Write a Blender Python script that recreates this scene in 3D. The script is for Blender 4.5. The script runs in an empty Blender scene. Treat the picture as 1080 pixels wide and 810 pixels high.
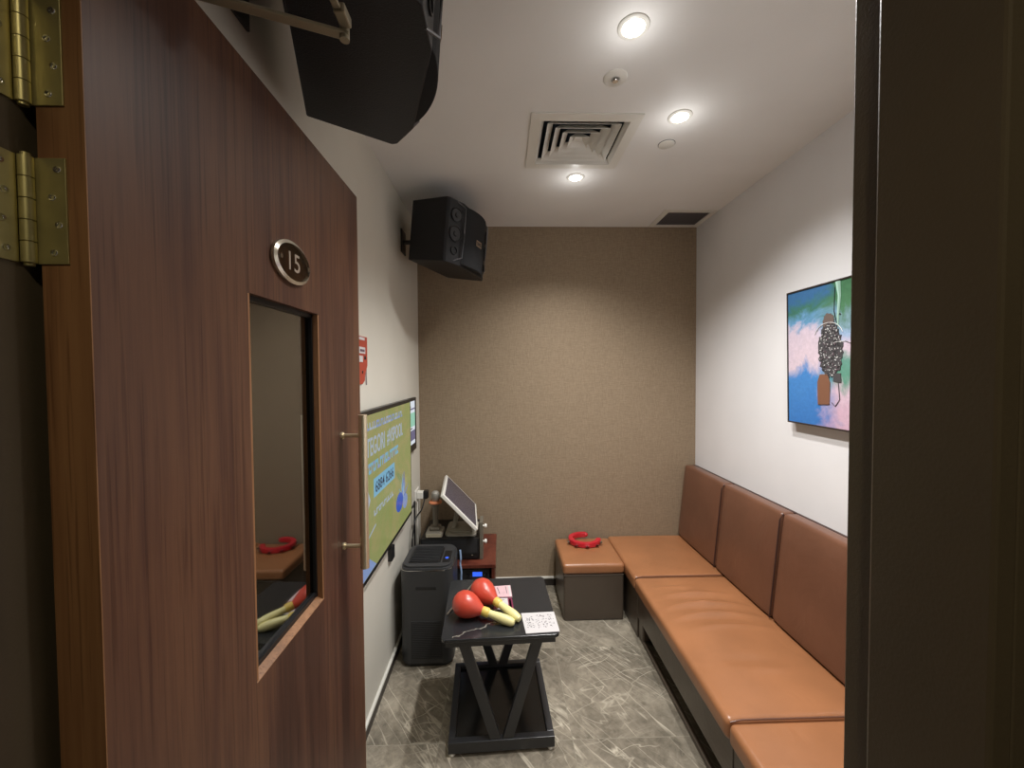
import bpy, bmesh, math, random
from mathutils import Vector, Matrix, Euler
random.seed(7)
S = bpy.context.scene
C = S.collection
PI = math.pi

# ------------------------------------------------------------------ camera
F_PX, YAW, PITCH, ROLL, EYE = 420.0, math.radians(-1.5), math.radians(-1.55), math.radians(.38), 1.583
cd = bpy.data.cameras.new('camera')
cam = bpy.data.objects.new('camera', cd); C.objects.link(cam); S.camera = cam
cd.sensor_width = 36; cd.lens = 36*F_PX/1080; cd.clip_start = .02
_f = Vector((-math.sin(YAW)*math.cos(PITCH), math.cos(YAW)*math.cos(PITCH), math.sin(PITCH)))
_r = Vector((math.cos(YAW), math.sin(YAW), 0)); _u = _r.cross(_f)
_c, _s = math.cos(-ROLL), math.sin(-ROLL)
_r2 = _r*_c + _u*_s; _u2 = -_r*_s + _u*_c
M = Matrix((_r2, _u2, -_f)).transposed().to_4x4(); M.translation = (0, 0, EYE)
cam.matrix_world = M

# ------------------------------------------------------------------ world, exposure, light levels
w = bpy.data.worlds.new('world'); S.world = w; w.use_nodes = True
w.node_tree.nodes['Background'].inputs[0].default_value = (.5, .48, .44, 1)
w.node_tree.nodes['Background'].inputs[1].default_value = .02
S.view_settings.view_transform = 'Standard'; S.view_settings.look = 'None'
S.view_settings.exposure = 0; S.view_settings.gamma = 1; S.view_settings.use_curve_mapping = False
SPOT_W = 80.0            # each room downlight
SPOT_COL = (1.0, .985, .965)
CEIL_FILL_W = .42  # added unseen point light hung below each room downlight
HALL_W = 26.0
HALL_COL = (1.0, .88, .62)
SCREEN = .55

# ------------------------------------------------------------------ materials
def lin(c):
    return tuple(((v/255)/12.92 if v/255 <= .04045 else ((v/255+.055)/1.055)**2.4) for v in c) + (1,)
def mat(name, col, rough=.5, metal=0, spec=.5, bump=None, var=0, vscale=8, emit=None, coat=0):
    m = bpy.data.materials.new(name); m.use_nodes = True
    nt = m.node_tree; b = nt.nodes['Principled BSDF']
    c = lin(col)
    b.inputs['Base Color'].default_value = c
    b.inputs['Roughness'].default_value = rough; b.inputs['Metallic'].default_value = metal
    b.inputs['Specular IOR Level'].default_value = spec
    b.inputs['Coat Weight'].default_value = coat; b.inputs['Coat Roughness'].default_value = .05
    tc = nt.nodes.new('ShaderNodeTexCoord')
    if var:
        n = nt.nodes.new('ShaderNodeTexNoise'); n.inputs['Scale'].default_value = vscale; n.inputs['Detail'].default_value = 4
        nt.links.new(tc.outputs['Object'], n.inputs['Vector'])
        r = nt.nodes.new('ShaderNodeValToRGB')
        r.color_ramp.elements[0].position = .3; r.color_ramp.elements[1].position = .7
        r.color_ramp.elements[0].color = tuple(v*(1-var) for v in c[:3])+(1,)
        r.color_ramp.elements[1].color = tuple(min(1, v*(1+var)) for v in c[:3])+(1,)
        nt.links.new(n.outputs['Fac'], r.inputs['Fac']); nt.links.new(r.outputs['Color'], b.inputs['Base Color'])
    if bump:
        n = nt.nodes.new('ShaderNodeTexNoise'); n.inputs['Scale'].default_value = bump[0]; n.inputs['Detail'].default_value = 5
        nt.links.new(tc.outputs['Object'], n.inputs['Vector'])
        bp = nt.nodes.new('ShaderNodeBump'); bp.inputs['Strength'].default_value = bump[1]; bp.inputs['Distance'].default_value = .002
        nt.links.new(n.outputs['Fac'], bp.inputs['Height']); nt.links.new(bp.outputs['Normal'], b.inputs['Normal'])
    if emit:
        b.inputs['Emission Color'].default_value = lin(emit[0]); b.inputs['Emission Strength'].default_value = emit[1]
    return m
def ramp(nt, fac, stops):
    r = nt.nodes.new('ShaderNodeValToRGB'); e = r.color_ramp.elements
    while len(e) < len(stops): e.new(.5)
    for i, (p, c) in enumerate(stops): e[i].position = p; e[i].color = c if len(c) == 4 else lin(c)
    nt.links.new(fac, r.inputs['Fac']); return r.outputs['Color']
def noise(nt, vec, scale, detail=4, rough=.5, dist=0, mapscale=None, rot=None):
    if mapscale or rot:
        mp = nt.nodes.new('ShaderNodeMapping')
        if mapscale: mp.inputs['Scale'].default_value = mapscale
        if rot: mp.inputs['Rotation'].default_value = rot
        nt.links.new(vec, mp.inputs['Vector']); vec = mp.outputs['Vector']
    n = nt.nodes.new('ShaderNodeTexNoise')
    n.inputs['Scale'].default_value = scale; n.inputs['Detail'].default_value = detail
    n.inputs['Roughness'].default_value = rough; n.inputs['Distortion'].default_value = dist
    nt.links.new(vec, n.inputs['Vector']); return n.outputs['Fac']
def math_(nt, op, a, b=None, c=None):
    n = nt.nodes.new('ShaderNodeMath'); n.operation = op
    for i, v in enumerate((a, b, c)):
        if v is None: continue
        if isinstance(v, (int, float)): n.inputs[i].default_value = v
        else: nt.links.new(v, n.inputs[i])
    return n.outputs[0]
def mix(nt, fac, a, b, mode='MIX'):
    n = nt.nodes.new('ShaderNodeMix'); n.data_type = 'RGBA'; n.blend_type = mode
    for s, v in ((0, fac), (6, a), (7, b)):
        if isinstance(v, (int, float)): n.inputs[s].default_value = v
        elif isinstance(v, tuple): n.inputs[s].default_value = v
        else: nt.links.new(v, n.inputs[s])
    return n.outputs[2]

def wood(name, dark, mid, light, scale=1.0, rough=.42):
    m = mat(name, mid, rough, spec=.32); nt = m.node_tree; b = nt.nodes['Principled BSDF']
    tc = nt.nodes.new('ShaderNodeTexCoord').outputs['Object']
    broad = noise(nt, tc, 5.5*scale, 3, .5, .35, mapscale=(1, 1, .10))
    fine = noise(nt, tc, 60*scale, 5, .65, .1, mapscale=(1, 1, .035))
    f = math_(nt, 'ADD', math_(nt, 'MULTIPLY', broad, .72), math_(nt, 'MULTIPLY', fine, .28))
    col = ramp(nt, f, [(.36, dark), (.47, mid), (.56, light), (.66, mid)])
    pore = ramp(nt, noise(nt, tc, 180*scale, 2, .5, 0, mapscale=(1, 1, .02)), [(.33, (.55, .5, .5, 1)), (.45, (1, 1, 1, 1))])
    col = mix(nt, .7, col, pore, 'MULTIPLY')
    nt.links.new(col, b.inputs['Base Color'])
    bp = nt.nodes.new('ShaderNodeBump'); bp.inputs['Strength'].default_value = .12; bp.inputs['Distance'].default_value = .001
    nt.links.new(fine, bp.inputs['Height']); nt.links.new(bp.outputs['Normal'], b.inputs['Normal'])
    return m

def plaster(name, col, rough=.75, var=.03):
    return mat(name, col, rough, bump=(220, .15), var=var, vscale=2.5, spec=.3)

def tile_floor():
    m = mat('marble_tile', (120, 112, 100), .26); nt = m.node_tree; b = nt.nodes['Principled BSDF']
    tc = nt.nodes.new('ShaderNodeTexCoord').outputs['Object']
    sp = nt.nodes.new('ShaderNodeSeparateXYZ'); nt.links.new(tc, sp.inputs[0])
    TX, TY = .575, .575
    ix = math_(nt, 'FLOOR', math_(nt, 'DIVIDE', math_(nt, 'SUBTRACT', sp.outputs[0], .295), TX))
    iy = math_(nt, 'FLOOR', math_(nt, 'DIVIDE', math_(nt, 'SUBTRACT', sp.outputs[1], .52), TY))
    fx = math_(nt, 'FRACT', math_(nt, 'DIVIDE', math_(nt, 'SUBTRACT', sp.outputs[0], .295-TX*10), TX))
    fy = math_(nt, 'FRACT', math_(nt, 'DIVIDE', math_(nt, 'SUBTRACT', sp.outputs[1], .52-TY*10), TY))
    ox = math_(nt, 'ADD', math_(nt, 'MULTIPLY', ix, 3.7), math_(nt, 'MULTIPLY', iy, 1.3))
    cb = nt.nodes.new('ShaderNodeCombineXYZ'); nt.links.new(ox, cb.inputs[0]); nt.links.new(math_(nt, 'MULTIPLY', iy, 5.1), cb.inputs[1])
    va = nt.nodes.new('ShaderNodeVectorMath'); va.operation = 'ADD'
    nt.links.new(tc, va.inputs[0]); nt.links.new(cb.outputs[0], va.inputs[1]); v = va.outputs[0]
    cl = math_(nt, 'ADD', math_(nt, 'MULTIPLY', noise(nt, v, 3.6, 8, .7, .6), .6), math_(nt, 'MULTIPLY', noise(nt, v, 17, 6, .7, 1.2), .4))
    base = ramp(nt, cl, [(.36, (98, 92, 81)), (.5, (134, 126, 112)), (.64, (168, 159, 142))])
    def veins(scale, seedrot, width, ms):
        mr = nt.nodes.new('ShaderNodeMapping'); mr.inputs['Rotation'].default_value = (0, 0, seedrot); nt.links.new(v, mr.inputs['Vector'])
        n = noise(nt, mr.outputs['Vector'], scale, 3, .45, .1, mapscale=ms)
        d = math_(nt, 'ABSOLUTE', math_(nt, 'SUBTRACT', n, .5))
        return math_(nt, 'SUBTRACT', 1, math_(nt, 'MINIMUM', math_(nt, 'DIVIDE', d, width), 1))
    v1 = veins(1.9, 1.02, .009, (.5, 3.6, 1)); v2 = veins(1.7, .62, .006, (.5, 3.4, 1)); v3 = veins(3.6, .85, .014, (.45, 4.0, 1)); v4 = veins(2.2, -.4, .006, (.6, 2.6, 1))
    mk1 = ramp(nt, noise(nt, v, 3.1, 3), [(.40, (.05, .05, .05, 1)), (.55, (1, 1, 1, 1))]); mk2 = ramp(nt, noise(nt, v, 9, 4), [(.38, (.25, .25, .25, 1)), (.6, (1, 1, 1, 1))])
    v1 = math_(nt, 'MULTIPLY', v1, mk2); v2 = math_(nt, 'MULTIPLY', math_(nt, 'MULTIPLY', v2, mk1), mk2)
    msk = ramp(nt, noise(nt, v, 2.4, 2), [(.42, (0, 0, 0, 1)), (.6, (1, 1, 1, 1))])
    vv = math_(nt, 'MAXIMUM', v1, math_(nt, 'MULTIPLY', v2, .8))
    vv = math_(nt, 'MAXIMUM', vv, math_(nt, 'MULTIPLY', math_(nt, 'MULTIPLY', v4, msk), .7))
    vv = math_(nt, 'MAXIMUM', vv, math_(nt, 'MULTIPLY', math_(nt, 'MULTIPLY', v3, msk), .6))
    halo = veins(1.9, 1.02, .06, (.8, 3.6, 1))
    col = mix(nt, math_(nt, 'MULTIPLY', halo, .25), base, lin((165, 156, 140)))
    col = mix(nt, math_(nt, 'MULTIPLY', vv, .9), col, lin((212, 203, 184)))
    ex = math_(nt, 'MINIMUM', fx, math_(nt, 'SUBTRACT', 1, fx)); ey = math_(nt, 'MINIMUM', fy, math_(nt, 'SUBTRACT', 1, fy))
    g = math_(nt, 'LESS_THAN', math_(nt, 'MINIMUM', ex, ey), .0028)
    col = mix(nt, g, col, lin((150, 143, 128)))
    nt.links.new(col, b.inputs['Base Color'])
    return m

def leather(name, col, var=.12):
    m = mat(name, col, .31, spec=.55); nt = m.node_tree; b = nt.nodes['Principled BSDF']
    tc = nt.nodes.new('ShaderNodeTexCoord').outputs['Object']
    c = lin(col)
    cc = ramp(nt, noise(nt, tc, 4, 4), [(.3, tuple(x*(1-var) for x in c[:3])+(1,)), (.7, tuple(min(1, x*(1+var)) for x in c[:3])+(1,))])
    nt.links.new(cc, b.inputs['Base Color'])
    b1 = nt.nodes.new('ShaderNodeBump'); b1.inputs['Strength'].default_value = .55; b1.inputs['Distance'].default_value = .006
    nt.links.new(noise(nt, tc, 6.5, 3, .5, .6), b1.inputs['Height'])
    vo = nt.nodes.new('ShaderNodeTexVoronoi'); vo.inputs['Scale'].default_value = 420; nt.links.new(tc, vo.inputs['Vector'])
    bp = nt.nodes.new('ShaderNodeBump'); bp.inputs['Strength'].default_value = .18; bp.inputs['Distance'].default_value = .001
    nt.links.new(vo.outputs['Distance'], bp.inputs['Height']); nt.links.new(b1.outputs['Normal'], bp.inputs['Normal']); nt.links.new(bp.outputs['Normal'], b.inputs['Normal'])
    return m

def glassy(name, tint, ior=1.6, rough=.02):
    m = bpy.data.materials.new(name); m.use_nodes = True; nt = m.node_tree; nt.nodes.clear()
    o = nt.nodes.new('ShaderNodeOutputMaterial'); mx = nt.nodes.new('ShaderNodeMixShader')
    t = nt.nodes.new('ShaderNodeBsdfTransparent'); t.inputs[0].default_value = lin(tint)
    g = nt.nodes.new('ShaderNodeBsdfGlossy'); g.inputs['Roughness'].default_value = rough
    ge = nt.nodes.new('ShaderNodeNewGeometry'); dt = nt.nodes.new('ShaderNodeVectorMath'); dt.operation = 'DOT_PRODUCT'
    nt.links.new(ge.outputs['Incoming'], dt.inputs[0]); nt.links.new(ge.outputs['Normal'], dt.inputs[1])
    f0 = ((ior-1)/(ior+1))**2
    sch = math_(nt, 'POWER', math_(nt, 'SUBTRACT', 1, math_(nt, 'ABSOLUTE', dt.outputs['Value'])), 5)
    fr = math_(nt, 'ADD', f0, math_(nt, 'MULTIPLY', sch, 1-f0))
    nt.links.new(fr, mx.inputs[0]); nt.links.new(t.outputs[0], mx.inputs[1]); nt.links.new(g.outputs[0], mx.inputs[2])
    nt.links.new(mx.outputs[0], o.inputs[0]); return m
def glow(name, col, k):
    m = bpy.data.materials.new(name); m.use_nodes = True; b = m.node_tree.nodes['Principled BSDF']
    b.inputs['Base Color'].default_value = (.01, .01, .01, 1); b.inputs['Roughness'].default_value = .2
    b.inputs['Emission Color'].default_value = lin(col); b.inputs['Emission Strength'].default_value = k
    return m

def wallpaper():
    m = mat('taupe_wallcovering', (146, 128, 106), .7, spec=.3); nt = m.node_tree; b = nt.nodes['Principled BSDF']
    tc = nt.nodes.new('ShaderNodeTexCoord').outputs['Object']
    n1 = noise(nt, tc, 260, 2, .5, 0, mapscale=(1, 1, .12)); n2 = noise(nt, tc, 260, 2, .5, 0, mapscale=(.12, 1, 1))
    f = math_(nt, 'MULTIPLY', math_(nt, 'ADD', n1, n2), .5)
    nt.links.new(ramp(nt, f, [(.35, (136, 119, 98)), (.65, (154, 136, 113))]), b.inputs['Base Color'])
    bp = nt.nodes.new('ShaderNodeBump'); bp.inputs['Strength'].default_value = .25; bp.inputs['Distance'].default_value = .001
    nt.links.new(f, bp.inputs['Height']); nt.links.new(bp.outputs['Normal'], b.inputs['Normal'])
    return m

M_WALL_L = plaster('wall_paint_cream', (208, 204, 192))
M_WALL_R = plaster('wall_paint_white', (226, 224, 224))
M_WALL_B = wallpaper()
M_CEIL = plaster('ceiling_paint', (232, 231, 228), .6)
M_FLOOR = tile_floor()
M_DOOR = wood('walnut_laminate', (56, 36, 29), (80, 53, 42), (100, 69, 51))
M_EDGE = wood('walnut_edge_band', (104, 72, 48), (128, 90, 60), (146, 106, 72), 1.3)
M_BEAD = wood('walnut_bead', (116, 82, 56), (138, 98, 66), (152, 112, 80), 1.3)
M_CAB = wood('cherry_laminate', (66, 32, 26), (92, 46, 36), (110, 58, 44), 1.5, .3)
M_JAMB = mat('dark_bronze_frame', (98, 87, 70), .42, spec=.4, bump=(300, .2), var=.05)
M_HALL = mat('hall_paint_olive', (112, 108, 84), .6, bump=(260, .3), var=.05)
M_BRASS = mat('satin_brass', (186, 176, 126), .42, .8, var=.12, vscale=20)
M_STEEL = mat('champagne_steel', (232, 220, 190), .32, .8)
M_CHROME = mat('chrome', (225, 225, 225), .12, 1)
M_ALU = mat('painted_aluminium', (158, 150, 128), .35, .5)
M_BLACKWOOD = mat('speaker_vinyl', (26, 26, 29), .45, bump=(300, .4), spec=.35)
M_GRILLE = mat('speaker_cloth', (30, 31, 33), .75, bump=(700, .8), spec=.3)
M_BLACKM2 = mat('driver_cone_black', (34, 34, 37), .5)
M_BLACK = mat('black_plastic', (22, 22, 24), .35)
M_BLACKM = mat('black_steel', (44, 45, 48), .32, spec=.6)
M_DGREY = mat('charcoal_plastic', (52, 53, 55), .38, bump=(500, .2))
M_DGREY2 = mat('dark_grey_mesh', (38, 39, 41), .6, bump=(500, .6))
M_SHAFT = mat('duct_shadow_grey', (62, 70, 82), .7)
M_WHITEP = mat('white_plastic', (226, 224, 216), .35)
M_CREAMP = mat('cream_plastic', (190, 182, 160), .4)
M_TRIMW = mat('white_trim', (216, 214, 206), .45)
M_SKIRT = mat('dark_baseboard', (48, 42, 38), .4)
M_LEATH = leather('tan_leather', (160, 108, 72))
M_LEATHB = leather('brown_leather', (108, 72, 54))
M_DLEATH = leather('dark_brown_vinyl', (82, 71, 61), .06)
M_BOARD = mat('dark_backing_board', (58, 34, 28), .5)
M_RED = mat('maraca_red', (200, 74, 56), .32, coat=.2)
M_REDP = mat('tambourine_red', (196, 32, 48), .25, coat=.4)
M_YEL = mat('maraca_yellow_collar', (226, 198, 100), .4)
M_CRM = mat('maraca_cream_handle', (232, 224, 160), .4)
M_CARD = mat('white_card', (206, 202, 203), .5)
M_PINK = mat('pink_card', (216, 182, 188), .5)
M_MAG = mat('magenta_print', (120, 44, 74), .5)
M_INK = mat('ink', (50, 46, 56), .6)
M_INKR = mat('ink_faded', (112, 88, 98), .6)
M_REDTAG = mat('red_card', (172, 72, 54), .5)
M_SCREENOFF = mat('touch_screen_glass', (62, 62, 84), .12, coat=.5)
M_BLUECABLE = mat('pale_blue_cable', (150, 178, 214), .4)
M_ORANGE = mat('orange_rubber', (206, 128, 88), .5)
M_GREYMIC = mat('grey_metal_paint', (120, 114, 102), .4, .3)
M_GREYBASE = mat('warm_grey_plastic', (150, 144, 132), .45)
M_GLASS = glassy('door_glass_material', (176, 176, 162), 3.3)
M_ACRYL = glassy('clear_acrylic', (225, 220, 210), 1.35, .08)
M_LAMP = glow('lamp_glow', (255, 244, 222), 22)
M_LCD = glow('lcd_blue', (60, 110, 255), 1.0)

# ------------------------------------------------------------------ mesh builder
class MB:
    def __init__(s): s.bm = bmesh.new(); s.mats = []
    def mi(s, m):
        if m not in s.mats: s.mats.append(m)
        return s.mats.index(m)
    def absorb(s, b2, m, mx=None, smooth=False):
        if mx: bmesh.ops.transform(b2, matrix=mx, verts=b2.verts)
        if smooth:
            for e in b2.edges:
                if len(e.link_faces) == 2 and e.calc_face_angle(0) > .75: e.smooth = False
        i = s.mi(m)
        me = bpy.data.meshes.new('tmp'); b2.to_mesh(me); b2.free()
        n = len(s.bm.faces); s.bm.from_mesh(me); bpy.data.meshes.remove(me)
        s.bm.faces.ensure_lookup_table()
        for f in s.bm.faces[n:]: f.material_index = i; f.smooth = smooth
        return s
    def box(s, m, x0, x1, y0, y1, z0, z1, bev=0, seg=2, mx=None):
        b = bmesh.new(); bmesh.ops.create_cube(b, size=1)
        bmesh.ops.transform(b, matrix=Matrix.Translation(((x0+x1)/2, (y0+y1)/2, (z0+z1)/2)) @ Matrix.Diagonal((abs(x1-x0), abs(y1-y0), abs(z1-z0), 1)), verts=b.verts)
        if bev: bmesh.ops.bevel(b, geom=list(b.edges), offset=bev, segments=seg, affect='EDGES', profile=.5, clamp_overlap=True)
        return s.absorb(b, m, mx)
    def prism(s, m, pts, a, b_, axis='Z', bev=0, mx=None, smooth=False):
        b = bmesh.new()
        def P(u, v, t):
            return {'Z': (u, v, t), 'X': (t, u, v), 'Y': (u, t, v)}[axis]
        lo = [b.verts.new(P(u, v, a)) for u, v in pts]; hi = [b.verts.new(P(u, v, b_)) for u, v in pts]
        b.faces.new(lo[::-1]); b.faces.new(hi); n = len(pts)
        for i in range(n): b.faces.new((lo[i], lo[(i+1) % n], hi[(i+1) % n], hi[i]))
        bmesh.ops.recalc_face_normals(b, faces=b.faces)
        if bev: bmesh.ops.bevel(b, geom=list(b.edges), offset=bev, segments=2, affect='EDGES', profile=.5, clamp_overlap=True)
        return s.absorb(b, m, mx, smooth)
    def lathe(s, m, prof, n=32, mx=None, smooth=True):
        b = bmesh.new(); rings = []
        for r, z in prof:
            if r < 1e-6: rings.append([b.verts.new((0, 0, z))])
            else: rings.append([b.verts.new((r*math.cos(2*PI*k/n), r*math.sin(2*PI*k/n), z)) for k in range(n)])
        for A, B in zip(rings, rings[1:]):
            for k in range(n):
                q = [A[k % len(A)], A[(k+1) % len(A)], B[(k+1) % len(B)], B[k % len(B)]]
                u = []
                for v in q:
                    if v not in u: u.append(v)
                if len(u) > 2: b.faces.new(u)
        bmesh.ops.recalc_face_normals(b, faces=b.faces)
        return s.absorb(b, m, mx, smooth)
    def tube(s, m, pts, r, n=10, mx=None):
        pts = [Vector(p) for p in pts]; b = bmesh.new(); rings = []
        up = Vector((0, 0, 1))
        for i, p in enumerate(pts):
            t = (pts[min(i+1, len(pts)-1)]-pts[max(i-1, 0)]).normalized()
            a = up if abs(t.dot(up)) < .95 else Vector((1, 0, 0))
            e1 = t.cross(a).normalized(); e2 = t.cross(e1)
            rr = r[i] if isinstance(r, (list, tuple)) else r
            rings.append([b.verts.new(p+(e1*math.cos(2*PI*k/n)+e2*math.sin(2*PI*k/n))*rr) for k in range(n)])
        for A, B in zip(rings, rings[1:]):
            for k in range(n): b.faces.new((A[k], A[(k+1) % n], B[(k+1) % n], B[k]))
        b.faces.new(rings[0][::-1]); b.faces.new(rings[-1])
        bmesh.ops.recalc_face_normals(b, faces=b.faces)
        return s.absorb(b, m, mx, True)
    def bar(s, m, p0, p1, wd, th, bev=0, side=(0, 1, 0)):
        """rectangular bar from p0 to p1; wd measured across, th along 'side'"""
        p0, p1 = Vector(p0), Vector(p1); t = (p1-p0); L = t.length; t.normalize()
        sd = Vector(side).normalized(); e = t.cross(sd).normalized(); sd = e.cross(t).normalized()
        mx = Matrix((e, sd, t)).transposed().to_4x4(); mx.translation = (p0+p1)/2
        return s.box(m, -wd/2, wd/2, -th/2, th/2, -L/2, L/2, bev, mx=mx)
    def ball(s, m, c, r, sc=(1, 1, 1), mx=None):
        b = bmesh.new(); bmesh.ops.create_uvsphere(b, u_segments=24, v_segments=14, radius=r)
        t = Matrix.Translation(c) @ Matrix.Diagonal((*sc, 1))
        return s.absorb(b, m, (mx @ t) if mx else t, True)
    def rbox(s, m, x0, x1, y0, y1, z0, z1, r, nx=10, ny=10, nz=2, fn=None, mx=None):
        """soft cushion: rounded box with a displaced surface"""
        h = Vector(((x1-x0)/2, (y1-y0)/2, (z1-z0)/2)); c = Vector(((x0+x1)/2, (y0+y1)/2, (z0+z1)/2))
        def co(hh, n):
            k = 4; rr = min(r, hh*.999)
            e = [-hh+rr*(1-math.cos(PI/2*i/k))*1.0 if False else -hh+rr*i/k for i in range(k)]
            inner = [-hh+rr+(2*hh-2*rr)*i/n for i in range(n+1)]
            return e+inner+[-v for v in e[::-1]]
        X, Y, Z = co(h.x, nx), co(h.y, ny), co(h.z, nz)
        b = bmesh.new(); vs = {}
        def V(i, j, k):
            if (i, j, k) in vs: return vs[i, j, k]
            p = Vector((X[i], Y[j], Z[k])); rr = min(r, h.z*.999, h.x*.999)
            q = Vector([max(-(h[a]-rr), min(h[a]-rr, p[a])) for a in range(3)])
            d = p-q
            if d.length > 1e-9: p = q+d.normalized()*rr
            p = p+c
            if fn: p = fn(p, d)
            vs[i, j, k] = b.verts.new(p); return vs[i, j, k]
        a, bb, cc = len(X)-1, len(Y)-1, len(Z)-1
        for i in range(a):
            for j in range(bb):
                for k in (0, cc): b.faces.new((V(i, j, k), V(i+1, j, k), V(i+1, j+1, k), V(i, j+1, k)))
        for i in range(a):
            for k in range(cc):
                for j in (0, bb): b.faces.new((V(i, j, k), V(i+1, j, k), V(i+1, j, k+1), V(i, j, k+1)))
        for j in range(bb):
            for k in range(cc):
                for i in (0, a): b.faces.new((V(i, j, k), V(i, j+1, k), V(i, j+1, k+1), V(i, j, k+1)))
        bmesh.ops.recalc_face_normals(b, faces=b.faces)
        return s.absorb(b, m, mx, True)
    def text(s, m, txt, o, ex, ey, size, thick=.0006, width=None, bold=0):
        cu = bpy.data.curves.new('t', 'FONT'); cu.body = txt; cu.size = 1; cu.extrude = 0; cu.offset = bold; cu.align_x = 'LEFT'
        ob = bpy.data.objects.new('t', cu); C.objects.link(ob)
        bpy.context.view_layer.update()
        me = bpy.data.meshes.new_from_object(ob.evaluated_get(bpy.context.evaluated_depsgraph_get()))
        bpy.data.objects.remove(ob); bpy.data.curves.remove(cu)
        b = bmesh.new(); b.from_mesh(me); bpy.data.meshes.remove(me)
        if not b.verts: b.free(); return s
        xs = [v.co.x for v in b.verts]; ys = [v.co.y for v in b.verts]
        sy = size/max(1e-6, max(ys)-min(ys)); sx = (width/(max(xs)-min(xs))) if width else sy
        ex, ey = Vector(ex), Vector(ey); n = ex.cross(ey).normalized()
        x0, y0 = min(xs), min(ys)
        for v in b.verts: v.co = Vector(o)+ex*((v.co.x-x0)*sx)+ey*((v.co.y-y0)*sy)
        r = bmesh.ops.extrude_face_region(b, geom=list(b.faces))
        bmesh.ops.translate(b, vec=n*thick, verts=[g for g in r['geom'] if isinstance(g, bmesh.types.BMVert)])
        bmesh.ops.recalc_face_normals(b, faces=b.faces)
        return s.absorb(b, m)

def root_of(o):
    while o.parent: o = o.parent
    return o
def obj(name, mb, parent=None, origin=None, local=False):
    """link the builder as ONE mesh object; coordinates are world unless local"""
    if parent is not None and not local: off = root_of(parent).location.copy()
    elif origin is not None: off = Vector(origin)
    else: off = Vector((0, 0, 0))
    bmesh.ops.translate(mb.bm, vec=-off, verts=mb.bm.verts)
    me = bpy.data.meshes.new(name); mb.bm.to_mesh(me); mb.bm.free()
    for m in mb.mats: me.materials.append(m)
    o = bpy.data.objects.new(name, me); C.objects.link(o)
    if parent is not None: o.parent = parent
    else: o.location = off
    return o
def thing(name, label, cat, loc=(0, 0, 0), rotz=0, group=None, rot=None):
    o = bpy.data.objects.new(name, None); C.objects.link(o); o.empty_display_size = .05
    o.location = loc; o.rotation_euler = rot or (0, 0, rotz); o['label'] = label; o['category'] = cat
    if group: o['group'] = group
    return o
def tag(o, label, cat, group=None):
    o['label'] = label; o['category'] = cat
    if group: o['group'] = group
    return o
def struct(name, mb, origin=(0, 0, 0)):
    o = obj(name, mb, origin=origin); o['kind'] = 'structure'; return o
def copy_tree(o, parent=None):
    c = o.copy(); C.objects.link(c); c.parent = parent
    for ch in o.children: copy_tree(ch, c)
    return c

# ------------------------------------------------------------------ room shell
XL, XR, YF, YB, ZC = -.605, 1.446, .44, 2.929, 2.65
HY0, HY1, HX0, HX1 = .295, -1.35, -1.5, 1.7         # hall outside the doorway
OL, OR, OT = -.575, .43, 2.20                        # rough opening

b = MB(); b.box(M_FLOOR, HX0-.1, HX1+.1, HY1-.1, YB+.1, -.06, 0); struct('floor', b)
b = MB(); b.box(M_WALL_L, XL-.1, XL, YF, YB+.1, 0, ZC); struct('wall_left', b)
b = MB(); b.box(M_WALL_R, XR, XR+.1, YF, YB+.1, 0, ZC); struct('wall_right', b)
b = MB(); b.box(M_WALL_B, XL, XR, YB, YB+.1, 0, ZC); struct('wall_back', b)
b = MB()
b.box(M_WALL_R, XL-.1, OL, HY0+.01, YF, 0, ZC); b.box(M_WALL_R, OR, XR+.1, HY0+.01, YF, 0, ZC); b.box(M_WALL_R, OL, OR, HY0+.01, YF, OT, ZC)
b.box(M_HALL, HX0, OL, HY0-.004, HY0+.01, 0, ZC); b.box(M_HALL, OR, HX1, HY0-.004, HY0+.01, 0, ZC); b.box(M_HALL, OL, OR, HY0-.004, HY0+.01, OT, ZC)
struct('wall_front', b)
# ceiling with openings for the two air grilles
DX0, DX1, DY0, DY1 = .172, .558, 1.695, 2.05
GX0, GX1, GY0, GY1 = 1.115, 1.405, 2.645, 2.885
b = MB()
xs = sorted({XL-.1, DX0, DX1, GX0, GX1, XR+.1}); ys = sorted({YF-.15, DY0, DY1, GY0, GY1, YB+.1})
for x0, x1 in zip(xs, xs[1:]):
    for y0, y1 in zip(ys, ys[1:]):
        if (x0 >= DX0 and x1 <= DX1 and y0 >= DY0 and y1 <= DY1) or (x0 >= GX0 and x1 <= GX1 and y0 >= GY0 and y1 <= GY1): continue
        b.box(M_CEIL, x0, x1, y0, y1, ZC, ZC+.02)
b.box(M_CEIL, XL-.1, XR+.1, YF-.15, YB+.1, ZC+.25, ZC+.27)
bmesh.ops.remove_doubles(b.bm, verts=b.bm.verts, dist=.0001)
struct('ceiling', b)
# hall shell
b = MB(); b.box(M_HALL, HX0-.1, HX0, HY1, HY0, 0, ZC); struct('wall_hall_left', b)
b = MB(); b.box(M_HALL, HX1, HX1+.1, HY1, HY0, 0, ZC); struct('wall_hall_right', b)
b = MB(); b.box(M_HALL, HX0-.1, HX1+.1, HY1-.1, HY1, 0, ZC); struct('wall_hall_back', b)
b = MB(); b.box(M_CEIL, HX0-.1, HX1+.1, HY1-.1, HY0+.01, ZC, ZC+.02); struct('ceiling_hall', b)
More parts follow.
